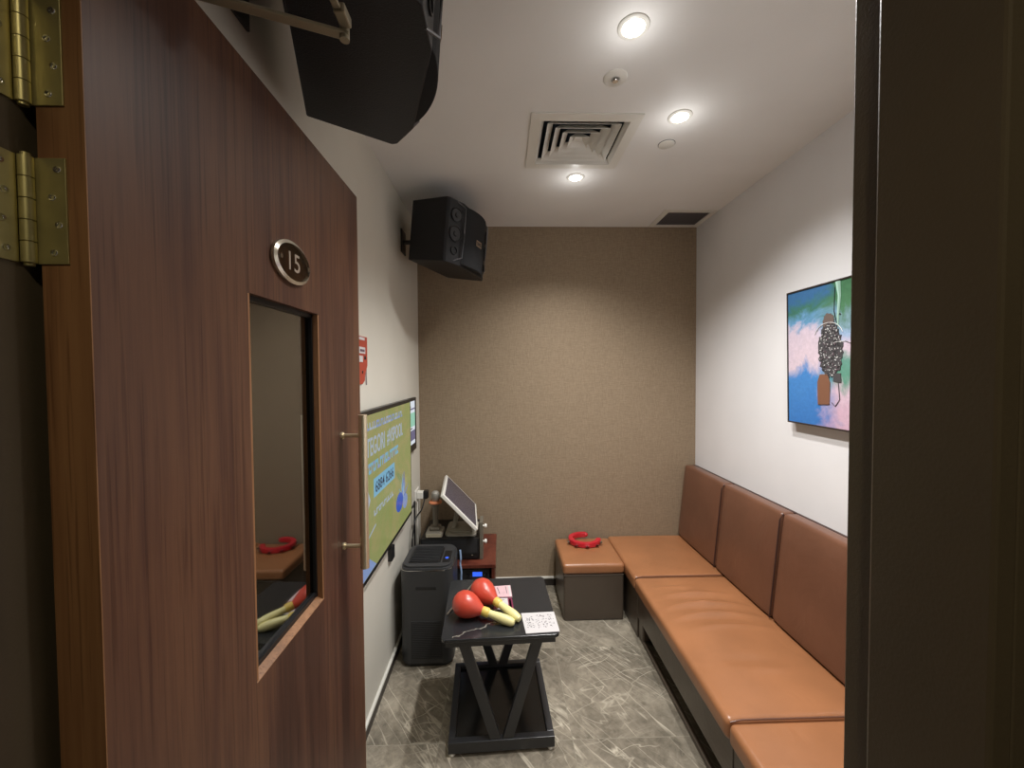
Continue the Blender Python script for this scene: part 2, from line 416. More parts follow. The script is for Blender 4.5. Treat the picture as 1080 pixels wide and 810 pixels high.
# baseboards: white cap over a dark board
def board(name, x0, x1, y0, y1, cap):
    b = MB(); b.box(M_SKIRT, x0, x1, y0, y1, 0, .052)
    b.box(M_TRIMW, x0-cap[0], x1+cap[1], y0-cap[2], y1+cap[3], .052, .066, .002); struct(name, b)
board('baseboard_left', XL, XL+.010, YF+.07, YB, (0, .004, 0, 0))
board('baseboard_back', XL+.014, XR, YB-.010, YB, (0, 0, .004, 0))
# door frame (dark bronze), rebated; the stop faces the hall side
b = MB()
b.box(M_JAMB, .398, OR, .295, .446, 0, OT, .002); b.box(M_JAMB, .381, .40, .295, .4, 0, OT-.03, .003)
b.box(M_JAMB, OR-.02, .52, .272, .296, 0, OT+.09, .004)
struct('trim_right', b)
b = MB()
b.box(M_JAMB, OL, -.536, .295, .53, 0, OT, .002); b.box(M_JAMB, -.538, -.520, .295, .40, 0, OT-.03, .003)
b.box(M_JAMB, -.665, OL+.02, .272, .296, 0, OT+.09, .004)
struct('trim_left', b)
b = MB()
b.box(M_JAMB, -.536, .398, .295, .446, OT-.022, OT+.01, .002); b.box(M_JAMB, -.520, .381, .295, .4, OT-.04, OT-.02, .003)
b.box(M_JAMB, OL+.02, OR-.02, .272, .296, OT, OT+.09, .004)
struct('trim_head', b)

# ------------------------------------------------------------------ the door (standing open along the left wall)
DXF, DXB = -.470, -.5225          # visible face, back face
DYN, DYF, DZ = .4715, 1.333, 2.163
WY0, WY1, WZ0, WZ1 = .756, 1.044, .995, 1.737
door = thing('door_1', 'open walnut laminate door with a narrow glass pane', 'door', (DXB, DYN, .008))
door['kind'] = 'structure'; del door['category']
b = MB()
def leaf(m, x0, x1, e=0):
    b.box(m, x0, x1, DYN+e, WY0, .008, DZ); b.box(m, x0, x1, WY1, DYF-e, .008, DZ)
    b.box(m, x0, x1, WY0, WY1, .008, WZ0); b.box(m, x0, x1, WY0, WY1, WZ1, DZ)
leaf(M_DOOR, DXB, DXF, .0012)
obj('door_panel', b, door)
b = MB(); b.box(M_EDGE, DXB, DXF-.0015, DYN-.0006, DYN+.001, .008, DZ, .0004); b.box(M_EDGE, DXF-.0022, DXF+.0004, DYN-.0008, DYN+.0008, .008, DZ, .0003)
o = obj('edge_band', b, door); o['label'] = 'lighter brown edge band on the hinge side'
b = MB(); b.box(M_EDGE, DXB, DXF, DYF-.0012, DYF+.0006, .008, DZ, .0003); obj('edge_band', b, door)
# glazing: splayed bead on the sill, plain beads on the other sides, thin dark gasket, pane
b = MB(); b.box(M_GLASS, -.497, -.492, WY0+.004, WY1-.004, WZ0+.004, WZ1-.004); obj('glass_pane', b, door)
b = MB()
b.prism(M_BEAD, [(-.4915, WZ0), (DXF+.0005, WZ0-.0005), (DXF+.0005, WZ0+.001), (-.4915, WZ0+.014)], WY0, WY1, 'Y')
b.box(M_BEAD, -.4915, DXF-.0005, WY1-.006, WY1+.0002, WZ0+.001, WZ1-.001)
b.box(M_BEAD, -.4915, DXF-.0005, WY0-.0002, WY0+.006, WZ0+.001, WZ1-.001)
obj('glazing_bead', b, door)
b = MB()
for a in ((WY1-.012, WY1-.006, WZ0+.01, WZ1), (WY0+.006, WY0+.012, WZ0+.01, WZ1), (WY0, WY1, WZ1-.010, WZ1), (WY0, WY1, WZ0+.012, WZ0+.022)):
    b.box(M_BLACK, -.492, -.484, *a)
obj('gasket', b, door)
# pull handle on two posts
b = MB(); b.tube(M_STEEL, [(-.409, 1.178, 1.009), (-.409, 1.178, 1.464)], .0125, 20)
hd = obj('pull_handle', b, door); hd['label'] = 'champagne steel vertical pull bar'
for z in (1.403, 1.075):
    b = MB()
    b.tube(M_STEEL, [(DXF-.001, 1.178, z), (-.407, 1.178, z)], .0062, 14)
    b.tube(M_STEEL, [(DXF, 1.178, z), (DXF+.004, 1.178, z)], .0105, 16); b.tube(M_STEEL, [(DXF+.004, 1.178, z), (DXF+.006, 1.178, z)], .0085, 16)
    obj('post', b, hd)
# number plate: clear oval acrylic on two studs
def ell(a, h, n=40, k=2.0):
    return [(a*math.copysign(abs(math.cos(2*PI*i/n))**(2/k), math.cos(2*PI*i/n)), h*math.copysign(abs(math.sin(2*PI*i/n))**(2/k), math.sin(2*PI*i/n))) for i in range(n)]
PYc, PZc = .908, 1.832
M_RIM = mat('polished_acrylic_rim', (214, 206, 190), .18, .75)
b = MB(); b.prism(M_ACRYL, [(PYc+u, PZc+v) for u, v in ell(.070, .040)], DXF+.003, DXF+.010, 'X')
pl = obj('number_plate', b, door); pl['label'] = 'clear oval acrylic number plate reading 15'
b = MB()
n = 56; E1 = ell(.077, .0465, n); E2 = ell(.069, .0395, n)
bb = bmesh.new(); R = []
for pts, x in ((E1, DXF+.002), (E1, DXF+.008), (E2, DXF+.0115), (E2, DXF+.003)): R.append([bb.verts.new((x, PYc+u, PZc+v)) for u, v in pts])
for A, B in zip(R, R[1:]+R[:1]):
    for k in range(n): bb.faces.new((A[k], A[(k+1) % n], B[(k+1) % n], B[k]))
bmesh.ops.recalc_face_normals(bb, faces=bb.faces); b.absorb(bb, M_RIM, None, True)
obj('rim', b, pl)
b = MB(); b.text(mat('frosted_numeral', (160, 146, 130), .45), '15', (DXF+.0102, PYc-.024, PZc-.020), (0, 1, 0), (0, 0, 1), .040, .001, .046, .0)
obj('numerals', b, pl)
for dy in (-.058, .058):
    b = MB(); b.tube(M_CHROME, [(DXF+.003, PYc+dy, PZc), (DXF+.014, PYc+dy, PZc)], .0048, 14); obj('stud', b, pl)
# hinges
for zi, (z0, z1) in enumerate(((1.710, 1.829), (1.887, 2.004))):
    b = MB(); yk, xk = .4650, -.5290
    n = 5; hgt = (z1-z0)/n
    for i in range(n): b.tube(M_BRASS, [(xk, yk, z0+i*hgt+.0006), (xk, yk, z0+(i+1)*hgt-.0006)], .0066, 18)
    b.tube(M_BRASS, [(xk, yk, z0-.003), (xk, yk, z1+.003)], .0045, 14)
    hg = obj('hinge', b, door); hg['label'] = 'satin brass butt hinge'
    b = MB(); b.box(M_BRASS, -.5240, -.4905, .4690, .4715, z0, z1, .0005); lf = obj('hinge_leaf', b, hg)
    b = MB(); b.box(M_BRASS, -.5365, -.5340, .415, .4600, z0, z1, .0005); lf2 = obj('hinge_leaf', b, hg)
    for i in range(4):
        zz = z0+.013+i*(z1-z0-.026)/3; dx = .006 if i % 2 else -.002
        b = MB(); mx = Matrix.Translation((-.5045+dx*.8, .4691, zz)) @ Matrix.Rotation(PI/2, 4, 'X')
        b.lathe(M_CHROME, [(0, .0002), (.0018, .0002), (.0020, .0009), (.0036, .0011), (.0042, 0), (.0042, -.0005)], 18, mx); obj('screw', b, hg)
        b = MB(); mx = Matrix.Translation((-.5340, .4500-abs(dx)*.8, zz)) @ Matrix.Rotation(PI/2, 4, 'Y')
        b.lathe(M_CHROME, [(0, .0002), (.0018, .0002), (.0020, .0009), (.0036, .0011), (.0042, 0), (.0042, -.0005)], 18, mx); obj('screw', b, hg)
# closer on the back face, its two arms folding over the door top
b = MB(); b.box(M_ALU, -.572, DXB, .575, .80, 2.075, 2.135, .006); b.tube(M_ALU, [(-.545, .645, 2.13), (-.545, .645, 2.192)], .009, 12)
cl = obj('door_closer', b, door); cl['label'] = 'grey aluminium door closer with folding arms'
b = MB(); b.bar(M_ALU, (-.552, .640, 2.192), (-.270, .742, 2.192), .006, .020, .002, side=(-.34, .94, 0))
b.tube(M_ALU, [(-.277, .739, 2.182), (-.277, .739, 2.216)], .0085, 14); obj('closer_arm', b, cl)
b = MB(); b.bar(M_ALU, (-.277, .748, 2.205), (-.268, .465, 2.213), .006, .013, .002, side=(1, 0, 0))
b.box(M_ALU, -.282, -.262, .700, .735, 2.198, 2.216, .003); b.box(M_ALU, -.293, -.243, .442, .470, 2.195, 2.235, .003); obj('closer_arm', b, cl)

# ------------------------------------------------------------------ ceiling fittings
DL = []
def downlight(x, y, label, k=1.0):
    t = thing('downlight', label, 'ceiling light', (x, y, ZC), 0, 'recessed downlights in the room ceiling')
    b = MB(); b.lathe(M_WHITEP, [(.033, -.003), (.035, -.006), (.043, -.0065), (.048, -.003), (.0485, 0)], 40); obj('trim_ring', b, t, local=True)
    b = MB(); b.lathe(M_LAMP, [(0, -.0042), (.028, -.0042), (.033, -.003)], 36); obj('lamp', b, t, local=True)
    l = bpy.data.lights.new('spot', 'SPOT'); l.energy = SPOT_W*k; l.color = SPOT_COL; l.spot_size = math.radians(132); l.spot_blend = 1.0; l.shadow_soft_size = .028
    lo = bpy.data.objects.new('spot', l); C.objects.link(lo); lo.parent = t; lo.location = (0, 0, -.024)
    l = bpy.data.lights.new('ceiling_fill', 'POINT'); l.energy = CEIL_FILL_W*k; l.color = SPOT_COL; l.shadow_soft_size = .02  # extra light without a fitting, added to brighten the ceiling around the lamp
    lo = bpy.data.objects.new('ceiling_fill', l); C.objects.link(lo); lo.parent = t; lo.location = (0, 0, -.10)
    return t
downlight(.415, 1.248, 'lit white downlight highest in view, just before the ceiling sprinkler')
downlight(.753, 1.674, 'lit white downlight nearest the right wall')
downlight(.412, 2.194, 'lit white downlight just beyond the square air diffuser')
downlight(.753, .74, 'lit white downlight above the doorway end of the sofa', .3)
# sprinkler head
t = thing('sprinkler_head', 'small white round sprinkler rose beside the square air diffuser', 'sprinkler', (.42, 1.461, ZC))
b = MB(); b.lathe(M_WHITEP, [(.016, -.006), (.020, -.005), (.040, -.004), (.0435, -.001), (.0435, 0)], 36); obj('escutcheon', b, t, local=True)
b = MB(); b.lathe(M_CHROME, [(0, -.014), (.010, -.014), (.011, -.012), (.006, -.010), (.006, 0)], 20); b.box(M_CHROME, -.010, -.007, -.002, .002, -.013, 0); b.box(M_CHROME, .007, .010, -.002, .002, -.013, 0); obj('nozzle', b, t, local=True)
t = thing('smoke_detector', 'small flat white ceiling disc between the downlight and the corner grille', 'detector', (.78, 1.873, ZC))
b = MB(); b.lathe(M_WHITEP, [(0, -.006), (.030, -.006), (.036, -.004), (.037, 0)], 36); obj('cover', b, t, local=True)
b = MB(); b.lathe(M_DGREY, [(.0365, -.0015), (.0385, -.0012), (.0385, 0)], 36); obj('rim', b, t, local=True)
# square diffuser
cx, cy = (DX0+DX1)/2, (DY0+DY1)/2
t = thing('air_diffuser', 'large square white air diffuser with nested vanes in the ceiling', 'air vent', (cx, cy, ZC))
def ring(b, m, ho, zo, hi, zi, th=.002):
    bb = bmesh.new(); R = []
    for h, z in ((ho, zo), (hi, zi), (hi, zi+th), (ho, zo+th)):
        R.append([bb.verts.new((sx*h[0], sy*h[1], z)) for sx, sy in ((-1, -1), (1, -1), (1, 1), (-1, 1))])
    for A, B in zip(R, R[1:]+R[:1]):
        for k in range(4): bb.faces.new((A[k], A[(k+1) % 4], B[(k+1) % 4], B[k]))
    bmesh.ops.recalc_face_normals(bb, faces=bb.faces); b.absorb(bb, m)
hx, hy = (DX1-DX0)/2, (DY1-DY0)/2
b = MB(); ring(b, M_WHITEP, (.234, .218), -.006, (hx-.004, hy-.004), -.008, .006); ring(b, M_WHITEP, (hx-.004, hy-.004), -.006, (hx-.018, hy-.018), .014); obj('frame', b, t, local=True)
for k in range(4):
    o_ = .160-.038*k; b = MB(); ring(b, M_WHITEP, (o_, o_*.93), -.004+.002*k, (o_-.030, (o_-.030)*.93), .028+.002*k); obj('vane', b, t, local=True)
b = MB(); b.box(M_WHITEP, -.018, .018, -.016, .016, .020, .024, .001); obj('centre_plate', b, t, local=True)
b = MB()
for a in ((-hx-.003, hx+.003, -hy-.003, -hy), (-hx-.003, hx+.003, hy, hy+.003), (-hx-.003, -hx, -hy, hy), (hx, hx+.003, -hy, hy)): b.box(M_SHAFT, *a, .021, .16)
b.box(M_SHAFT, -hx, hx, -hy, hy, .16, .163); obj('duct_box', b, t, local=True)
# return grille
cx, cy = (GX0+GX1)/2, (GY0+GY1)/2; hx, hy = (GX1-GX0)/2, (GY1-GY0)/2
t = thing('return_air_grille', 'small rectangular ceiling grille in the far right corner', 'air vent', (cx, cy, ZC))
b = MB(); ring(b, M_WHITEP, (hx+.034, hy+.034), -.005, (hx-.002, hy-.002), -.007, .005); obj('frame', b, t, local=True)
b = MB(); mm = mat('grey_louvre', (112, 106, 104), .6)
for k in range(15):
    y = -hy+.008+k*(2*hy-.016)/14; b.bar(mm, (-hx, y, .004), (hx, y, .004), .0025, .016, side=(0, .7, .7))
obj('louvre', b, t, local=True)
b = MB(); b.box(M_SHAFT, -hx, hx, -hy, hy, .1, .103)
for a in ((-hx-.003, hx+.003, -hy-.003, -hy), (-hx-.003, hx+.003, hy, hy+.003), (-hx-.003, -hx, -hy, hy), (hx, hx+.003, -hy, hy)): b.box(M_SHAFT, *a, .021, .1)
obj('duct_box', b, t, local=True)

# hall downlight (outside the doorway, behind the viewer)
t = thing('hall_downlight', 'round downlight in the hall ceiling outside the doorway', 'ceiling light', (-.15, -.55, ZC))
b = MB(); b.lathe(M_WHITEP, [(.04, -.003), (.05, -.006), (.06, -.003), (.0605, 0)], 32); obj('trim_ring', b, t, local=True)
b = MB(); b.lathe(M_LAMP, [(0, -.0042), (.034, -.0042), (.04, -.003)], 32); obj('lamp', b, t, local=True)
l = bpy.data.lights.new('spot', 'SPOT'); l.energy = HALL_W; l.color = HALL_COL; l.spot_size = math.radians(140); l.spot_blend = .6; l.shadow_soft_size = .05
lo = bpy.data.objects.new('spot', l); C.objects.link(lo); lo.parent = t; lo.location = (0, 0, -.02)

# ------------------------------------------------------------------ wall speakers
def speaker(label, loc, yaw, pitch, wedge=0, group='karaoke speakers on the left wall'):
    """local frame: +X out of the wall (front), +-Y along its width, Z up; origin at the back centre"""
    t = thing('wall_speaker', label, 'speaker', loc, rot=(0, pitch, yaw), group=group)
    W, H = .52, .33
    plan = [(0, -W/2+.03), (.235, -W/2), (.25, -W/2+.012), (.285, -.15)]
    plan = plan+[(x, -y) for x, y in plan[::-1]]
    b = MB(); b.prism(M_BLACKWOOD, plan, -H/2, H/2, 'Z', .004)
    def slope(b):
        for v in b.bm.verts:
            if v.co.z < -H/2+.02: v.co.z -= wedge*v.co.x/.3
    slope(b); obj('cabinet', b, t, local=True)
    # bowed front grille
    g = []
    for i in range(13):
        y = -.148+.296*i/12; g.append((.283+.038*math.cos(y/.148*PI/2)**.7 if abs(y) < .1479 else .283, y))
    g = [(.27, -.148)]+g+[(.27, .148)]
    b = MB(); b.prism(M_GRILLE, g, -H/2+.012, H/2-.012, 'Z', .003); slope(b); gr = obj('front_grille', b, t, local=True)
    b = MB(); mm = mat('badge', (160, 140, 118), .4, .3)
    b.box(mm, .3205, .3225, -.034, .034, -.032, .002, .001)
    b.text(M_BLACK, 'BMB', (.3226, -.027, -.026), (0, 1, 0), (0, 0, 1), .021, .0006, .054, .01); obj('badge', b, gr, local=True)
    # angled side baffles carrying tweeter, mid and port
    for s in (-1, 1):
        b = MB()
        p0 = Vector((.25, s*(W/2-.012))); p1 = Vector((.285, s*.15)); d = (p1-p0); nrm = Vector((d.y, -d.x)).normalized()
        if nrm.x < 0: nrm = -nrm
        c = (p0+p1)/2
        def at(z):
            ex = Vector((d.x, d.y, 0)).normalized(); nn = Vector((nrm.x, nrm.y, 0)); ez = Vector((0, 0, 1))
            mx = Matrix((ex, ez, nn)).transposed().to_4x4(); mx.translation = (c.x+nrm.x*.001, c.y+nrm.y*.001, z); return mx
        for z, r in ((.085, .040), (-.015, .044)):
            b.lathe(M_BLACKM2, [(r, 0), (r, .006), (r*.88, .008), (r*.8, .003), (r*.35, .002), (r*.28, .007), (0, .009)], 30, at(z))
        b.lathe(M_BLACK, [(.024, 0), (.024, .004), (.019, .004), (.017, -.02), (0, -.02)], 24, at(-.105))
        obj('side_driver', b, t, local=True)
    # corner straps and wall bracket
    mm = mat('grey_metal_strap', (120, 120, 124), .35, .6)
    for s in (-1, 1):
        b = MB()
        b.tube(mm, [(.262, s*(.20), H/2-.002), (.298, s*.155, H/2-.03), (.300, s*.153, 0), (.298, s*.155, -H/2+.03), (.262, s*.20, -H/2+.002)], .004, 8)
        obj('side_strap', b, t, local=True)
    b = MB(); b.box(M_BLACKM, -.03, .0, -.05, .05, -.06, .06, .004); obj('bracket', b, t, local=True)
    return t
# centres found from the outline of each cabinet
speaker('large black speaker hanging close above the open door', (-.455, .945, 2.475), math.radians(20), math.radians(4))
speaker('black speaker with gold badge in the far left ceiling corner', (-.425, 2.50, 2.395), math.radians(-21), math.radians(6), .015)
for nm, (x0, x1, y, z) in {'near': (-.605, -.47, .945, 2.475), 'far': (-.605, -.46, 2.50, 2.395)}.items():
    b = MB(); b.box(M_BLACKM, x0, x0+.008, y-.05, y+.05, z-.07, z+.07, .002); b.tube(M_BLACKM, [(x0+.006, y, z), (x1, y, z)], .014, 12)
    o = obj('speaker_bracket', b, origin=(x0, y, z)); tag(o, 'steel wall bracket behind the %s' % ('large speaker above the door' if nm == 'near' else 'speaker in the far corner'), 'bracket', 'speaker brackets')

# ------------------------------------------------------------------ television and wall display
t = thing('television', 'large flat television on the left wall showing a yellow-green notice', 'television', (XL, 1.78, .74))
TX = -.549
b = MB(); b.box(M_BLACK, TX-.030, TX, 1.165, 2.408, .738, 1.432, .003); b.box(M_BLACK, TX-.05, TX-.03, 1.35, 2.2, .86, 1.30, .006); obj('housing', b, t)
def screen_mat():
    m = glow('tv_screen_glow', (160, 168, 70), SCREEN); nt = m.node_tree; p = nt.nodes['Principled BSDF']
    tc = nt.nodes.new('ShaderNodeTexCoord').outputs['Object']
    f = noise(nt, tc, 3.5, 5, .6, 1.2)
    nt.links.new(ramp(nt, f, [(.3, (182, 180, 96)), (.45, (168, 178, 108)), (.58, (188, 180, 118)), (.72, (146, 168, 110))]), p.inputs['Emission Color'])
    return m
SB, SC, SW, SN, SP = glow('tv_blue', (158, 182, 235), SCREEN), glow('tv_cyan', (140, 210, 245), SCREEN), glow('tv_pale', (196, 212, 230), SCREEN), glow('tv_navy', (30, 60, 100), SCREEN*.7), glow('tv_royal', (70, 110, 220), SCREEN)
b = MB(); b.box(screen_mat(), TX, TX+.0012, 1.183, 2.390, .760, 1.414)
def tri(pts, m, k=1): b.prism(m, pts, TX+.0010, TX+.0010+.0006*k, 'X')
EY, EZ = (0, 1, 0), (0, 0, 1)
def smear(y0, y1, z0, z1, ms, seed):           # a line of print too blurred in the photograph to read
    rr = random.Random(seed); y = y0
    while y < y1:
        wd = rr.uniform(.014, .034); k = rr.random()
        tri([(y, z0), (y+wd*.35, z0), (y+wd*.35, z1), (y, z1)], rr.choice(ms), 1)
        if k < .6: tri([(y, z1-.3*(z1-z0)), (y+wd, z1-.3*(z1-z0)), (y+wd, z1), (y, z1)], rr.choice(ms), 1.2)
        if k > .3: tri([(y, z0), (y+wd, z0), (y+wd, z0+.32*(z1-z0)), (y, z0+.32*(z1-z0))], rr.choice(ms), 1.4)
        y += wd+.006
smear(1.22, 2.20, 1.350, 1.382, [SB, SB, SW], 3)
b.text(SW, 'CATEGORI', (TX+.001, 1.515, 1.240), EY, EZ, .078, .0008, .355, .012)
b.text(SW, '#VSPOOL', (TX+.001, 1.905, 1.240), EY, EZ, .078, .0008, .30, .012)
smear(1.22, 2.10, 1.168, 1.212, [SC, SC, SB], 4)
tri([(1.70, 1.055), (2.03, 1.055), (2.03, 1.135), (1.70, 1.135)], SC)
b.text(SN, '6884 6266', (TX+.0017, 1.722, 1.070), EY, EZ, .048, .0004, .285, .008)
tri([(1.19, .96), (1.6, 1.0), (1.655, 1.06), (1.63, 1.10), (1.19, 1.12)], SW)
smear(1.70, 1.98, .975, 1.000, [SW], 5)
for i in range(26):                                    # blue burst picture at the lower right
    a = random.uniform(.2, PI-.1); r = random.uniform(.05, .15); y, z = 2.20, .90
    u = Vector((math.cos(a), math.sin(a))); v = Vector((-u.y, u.x))*random.uniform(.006, .014)
    P0, P1 = Vector((y, z)), Vector((y, z))+u*r
    tri([tuple(P0-v), tuple(P0+v), tuple(P1)], random.choice([SB, SP, SC, SW]), 1+i*.03)
tri([(2.12+.07*math.cos(k), .90+.05*math.sin(k)) for k in [i*PI/6 for i in range(12)]], SP, 2)
tri([(2.24+.05*math.cos(k), .87+.04*math.sin(k)) for k in [i*PI/6 for i in range(12)]], SB, 2.2)
tri([(1.184, .762), (1.72, .762), (1.60, .845), (1.42, .87), (1.184, .83)], SB)
tri([(1.60, .90), (1.72, .93), (1.72, .938), (1.60, .908)], SW)
obj('screen', b, t)
b = MB(); b.box(M_BLACKM, XL, TX-.05, 1.5, 2.05, .95, 1.2, .002); obj('wall_mount', b, t)

t = thing('wall_display', 'small dark framed display on the left wall beyond the television', 'screen', (XL, 2.56, 1.1))
b = MB(); b.box(M_BLACK, XL, -.583, 2.43, 2.725, 1.075, 1.425, .003); obj('housing', b, t)
b = MB(); mw, mg, ml = glow('display_white', (220, 228, 238), SCREEN*1.6), glow('display_mint', (160, 222, 196), SCREEN*1.3), glow('display_lilac', (120, 118, 160), SCREEN)
b.box(mw, -.583, -.582, 2.445, 2.675, 1.125, 1.405)
for z0, z1, m in ((1.35, 1.36, ml), (1.24, 1.33, mg), (1.15, 1.215, ml)): b.box(m, -.5822, -.5815, 2.445, 2.675, z0, z1)
b.box(M_BLACK, -.5822, -.5815, 2.5, 2.56, 1.365, 1.375); b.box(M_BLACK, -.5822, -.5815, 2.5, 2.6, 1.225, 1.232); obj('screen', b, t)

# red notice card behind the door edge
t = thing('red_wall_notice', 'red printed notice card hanging on the left wall beyond the door edge', 'sign', (XL, 1.70, 1.55))
b = MB(); b.prism(M_REDTAG, [(1.60, 1.745), (1.80, 1.747), (1.80, 1.62), (1.772, 1.585), (1.765, 1.555), (1.735, 1.54), (1.60, 1.54)], XL, XL+.006, 'X', .001); obj('card', b, t)
b = MB()
for y0, y1, z0, z1 in ((1.70, 1.765, 1.73, 1.742), (1.695, 1.77, 1.672, 1.70), (1.69, 1.74, 1.635, 1.662)): b.box(M_CARD, XL+.006, XL+.0072, y0, y1, z0, z1)
b.box(M_INKR, XL+.0072, XL+.0080, 1.705, 1.76, 1.68, 1.69); obj('print', b, t)
for py_, pz_, pr_ in ((1.768, 1.655, .009), (1.735, 1.592, .007)):
    b = MB(); b.ball(M_BLACK, (XL+.006, py_, pz_), pr_, (.4, 1, 1)); obj('punched_hole', b, t)
b = MB()
for dy in (0, .010): b.tube(M_INKR, [(XL+.004, 1.790-dy, 1.605), (XL+.004, 1.792-dy, 1.535)], .0012, 6)
obj('tassel', b, t)

# ------------------------------------------------------------------ socket, plug and cables by the television
t = thing('wall_socket', 'white double wall socket low beyond the television', 'socket', (XL, 2.79, .73))
b = MB(); b.box(M_WHITEP, XL, XL+.009, 2.735, 2.865, .69, .775, .003); obj('plate', b, t)
t = thing('plug_adapter', 'white plug adapter with black plug in the wall socket', 'plug', (XL+.009, 2.79, .73))
b = MB(); b.box(M_WHITEP, XL+.009, XL+.052, 2.765, 2.815, .71, .76, .006); obj('body', b, t)
b = MB(); b.box(M_BLACK, XL+.050, XL+.085, 2.772, 2.822, .708, .764, .008); obj('black_plug', b, t)
def cable(name, label, pts, m, r, group=None):
    P = [Vector(p) for p in pts]; out = []
    for i in range(len(P)-1):
        p0, p1, p2, p3 = P[max(i-1, 0)], P[i], P[i+1], P[min(i+2, len(P)-1)]
        for k in range(6):
            s = k/6; out.append(.5*((2*p1)+(-p0+p2)*s+(2*p0-5*p1+4*p2-p3)*s*s+(-p0+3*p1-3*p2+p3)*s**3))
    out.append(P[-1]); b = MB(); b.tube(m, out, r, 8); o = obj(name, b, origin=P[-1]); return tag(o, label, 'cable', group)
cable('power_cable', 'black cable drooping from the plug behind the purifier', [(-.545, 2.79, .71), (-.55, 2.70, .66), (-.57, 2.60, .63), (-.58, 2.55, .52), (-.58, 2.52, .40)], M_BLACK, .0045, 'cables hanging by the socket')
cable('power_cable', 'white cable hanging straight down below the wall socket', [(XL+.018, 2.745, .70), (XL+.02, 2.74, .60), (XL+.02, 2.735, .50), (XL+.02, 2.74, .40)], M_WHITEP, .004, 'cables hanging by the socket')
cable('power_cable', 'dark cable loop coming from under the television edge', [(-.585, 2.40, .80), (-.57, 2.50, .74), (-.565, 2.56, .76), (-.58, 2.62, .70), (-.585, 2.64, .56), (-.585, 2.64, .41)], M_BLACK, .006, 'cables hanging by the socket')
t = thing('cable_box', 'small black cable box on the left wall under the television', 'box', (XL, 2.12, .6))
b = MB(); b.box(M_BLACK, XL, XL+.022, 2.085, 2.145, .595, .665, .003); obj('body', b, t)
b = MB(); b.tube(M_BLACK, [(XL+.008, 2.11, .66), (XL+.01, 2.115, .78)], .004, 8); b.tube(M_WHITEP, [(XL+.006, 2.10, .598), (XL+.006, 2.14, .59), (XL+.006, 2.15, .612)], .004, 8); obj('lead', b, t)

# ------------------------------------------------------------------ air purifier
def rrect(x0, x1, y0, y1, r, n=7):
    out = []
    for cx, cy, a in ((x1-r, y1-r, 0), (x0+r, y1-r, PI/2), (x0+r, y0+r, PI), (x1-r, y0+r, 1.5*PI)):
        for k in range(n+1): out.append((cx+r*math.cos(a+PI/2*k/n), cy+r*math.sin(a+PI/2*k/n)))
    return out
AX0, AX1, AY0, AY1 = -.556, -.272, 2.115, 2.41
t = thing('air_purifier', 'tall charcoal air purifier standing by the left wall', 'air purifier', (-.414, 2.26, 0))
b = MB(); b.prism(M_BLACK, rrect(AX0+.012, AX1-.012, AY0+.012, AY1-.012, .05), .001, .024, 'Z'); obj('plinth', b, t)
b = MB()
for i, (z0, z1, e) in enumerate(((.022, .526, 0), (.526, .540, .003), (.540, .550, .010))): b.prism(M_DGREY, rrect(AX0+e, AX1-e, AY0+e, AY1-e, .055), z0, z1, 'Z', .0015)
obj('body', b, t)
b = MB(); b.prism(M_CHROME, rrect(AX0-.0008, AX1+.0008, AY0-.0008, AY1+.0008, .0555), .5275, .5300, 'Z'); obj('trim_line', b, t)
b = MB(); b.prism(M_BLACK, rrect(AX0+.035, AX1-.07, AY0+.045, AY1-.05, .02), .549, .5525, 'Z', .001)
for k in range(11): b.box(M_DGREY2, AX0+.045, AX1-.08, AY0+.06+k*.018, AY0+.066+k*.018, .5525, .556, .001)
obj('outlet_grille', b, t)
b = MB(); b.box(M_BLACK, AX1-.062, AX1-.02, AY0+.05, AY0+.19, .549, .5515, .002); b.lathe(M_LCD, [(0, .0015), (.009, .0015), (.010, 0)], 20, Matrix.Translation((AX1-.041, AY0+.10, .5515))); obj('control_panel', b, t)
b = MB(); b.box(M_BLACK, -.470, -.360, AY0-.0015, AY0+.004, .425, .440, .002); obj('slot', b, t)
b = MB(); b.box(M_DGREY2, -.495, -.33, AY0-.002, AY0+.002, .05, .255, .002)
for k in range(22): b.box(M_DGREY, -.490, -.335, AY0-.0035, AY0-.001, .056+k*.009, .0585+k*.009)
obj('intake_grille', b, t)
cable('ribbon_cable', 'pale blue cable hanging between purifier and cabinet', [(-.262, 2.425, .50), (-.258, 2.418, .45), (-.262, 2.42, .42), (-.255, 2.415, .37), (-.256, 2.415, .33), (-.256, 2.412, .22)], M_BLUECABLE, .0055)

# ------------------------------------------------------------------ wooden cabinet and the equipment on it
KX0, KX1, KY0, KY1, KZ = -.555, -.045, 2.435, 2.912, .400
t = thing('equipment_cabinet', 'low cherry wood cabinet in the far left corner', 'cabinet', (-.3, 2.67, 0))
b = MB(); b.box(M_CAB, KX0, KX1, KY0, KY1, KZ-.022, KZ, .002); obj('top', b, t)
for x in (KX0+.006, KX1-.026):
    b = MB(); b.box(M_CAB, x, x+.02, KY0+.006, KY1, 0, KZ-.022, .001); obj('side_panel', b, t)
b = MB(); b.box(M_CAB, KX0+.026, KX1-.026, KY1-.012, KY1-.004, .0, KZ-.022); obj('back_panel', b, t)
for z in (.04, .262):
    b = MB(); b.box(M_CAB, KX0+.026, KX1-.026, KY0+.012, KY1-.012, z, z+.018, .001); obj('shelf', b, t)
t = thing('amplifier', 'black amplifier with blue lit display inside the wooden cabinet', 'amplifier', (-.27, 2.6, .28))
b = MB(); b.box(M_BLACK, -.50, -.085, 2.47, 2.80, .285, .358, .002); obj('housing', b, t)
b = MB(); b.box(M_DGREY, -.50, -.085, 2.463, 2.471, .285, .358, .001); fp = obj('front_panel', b, t)
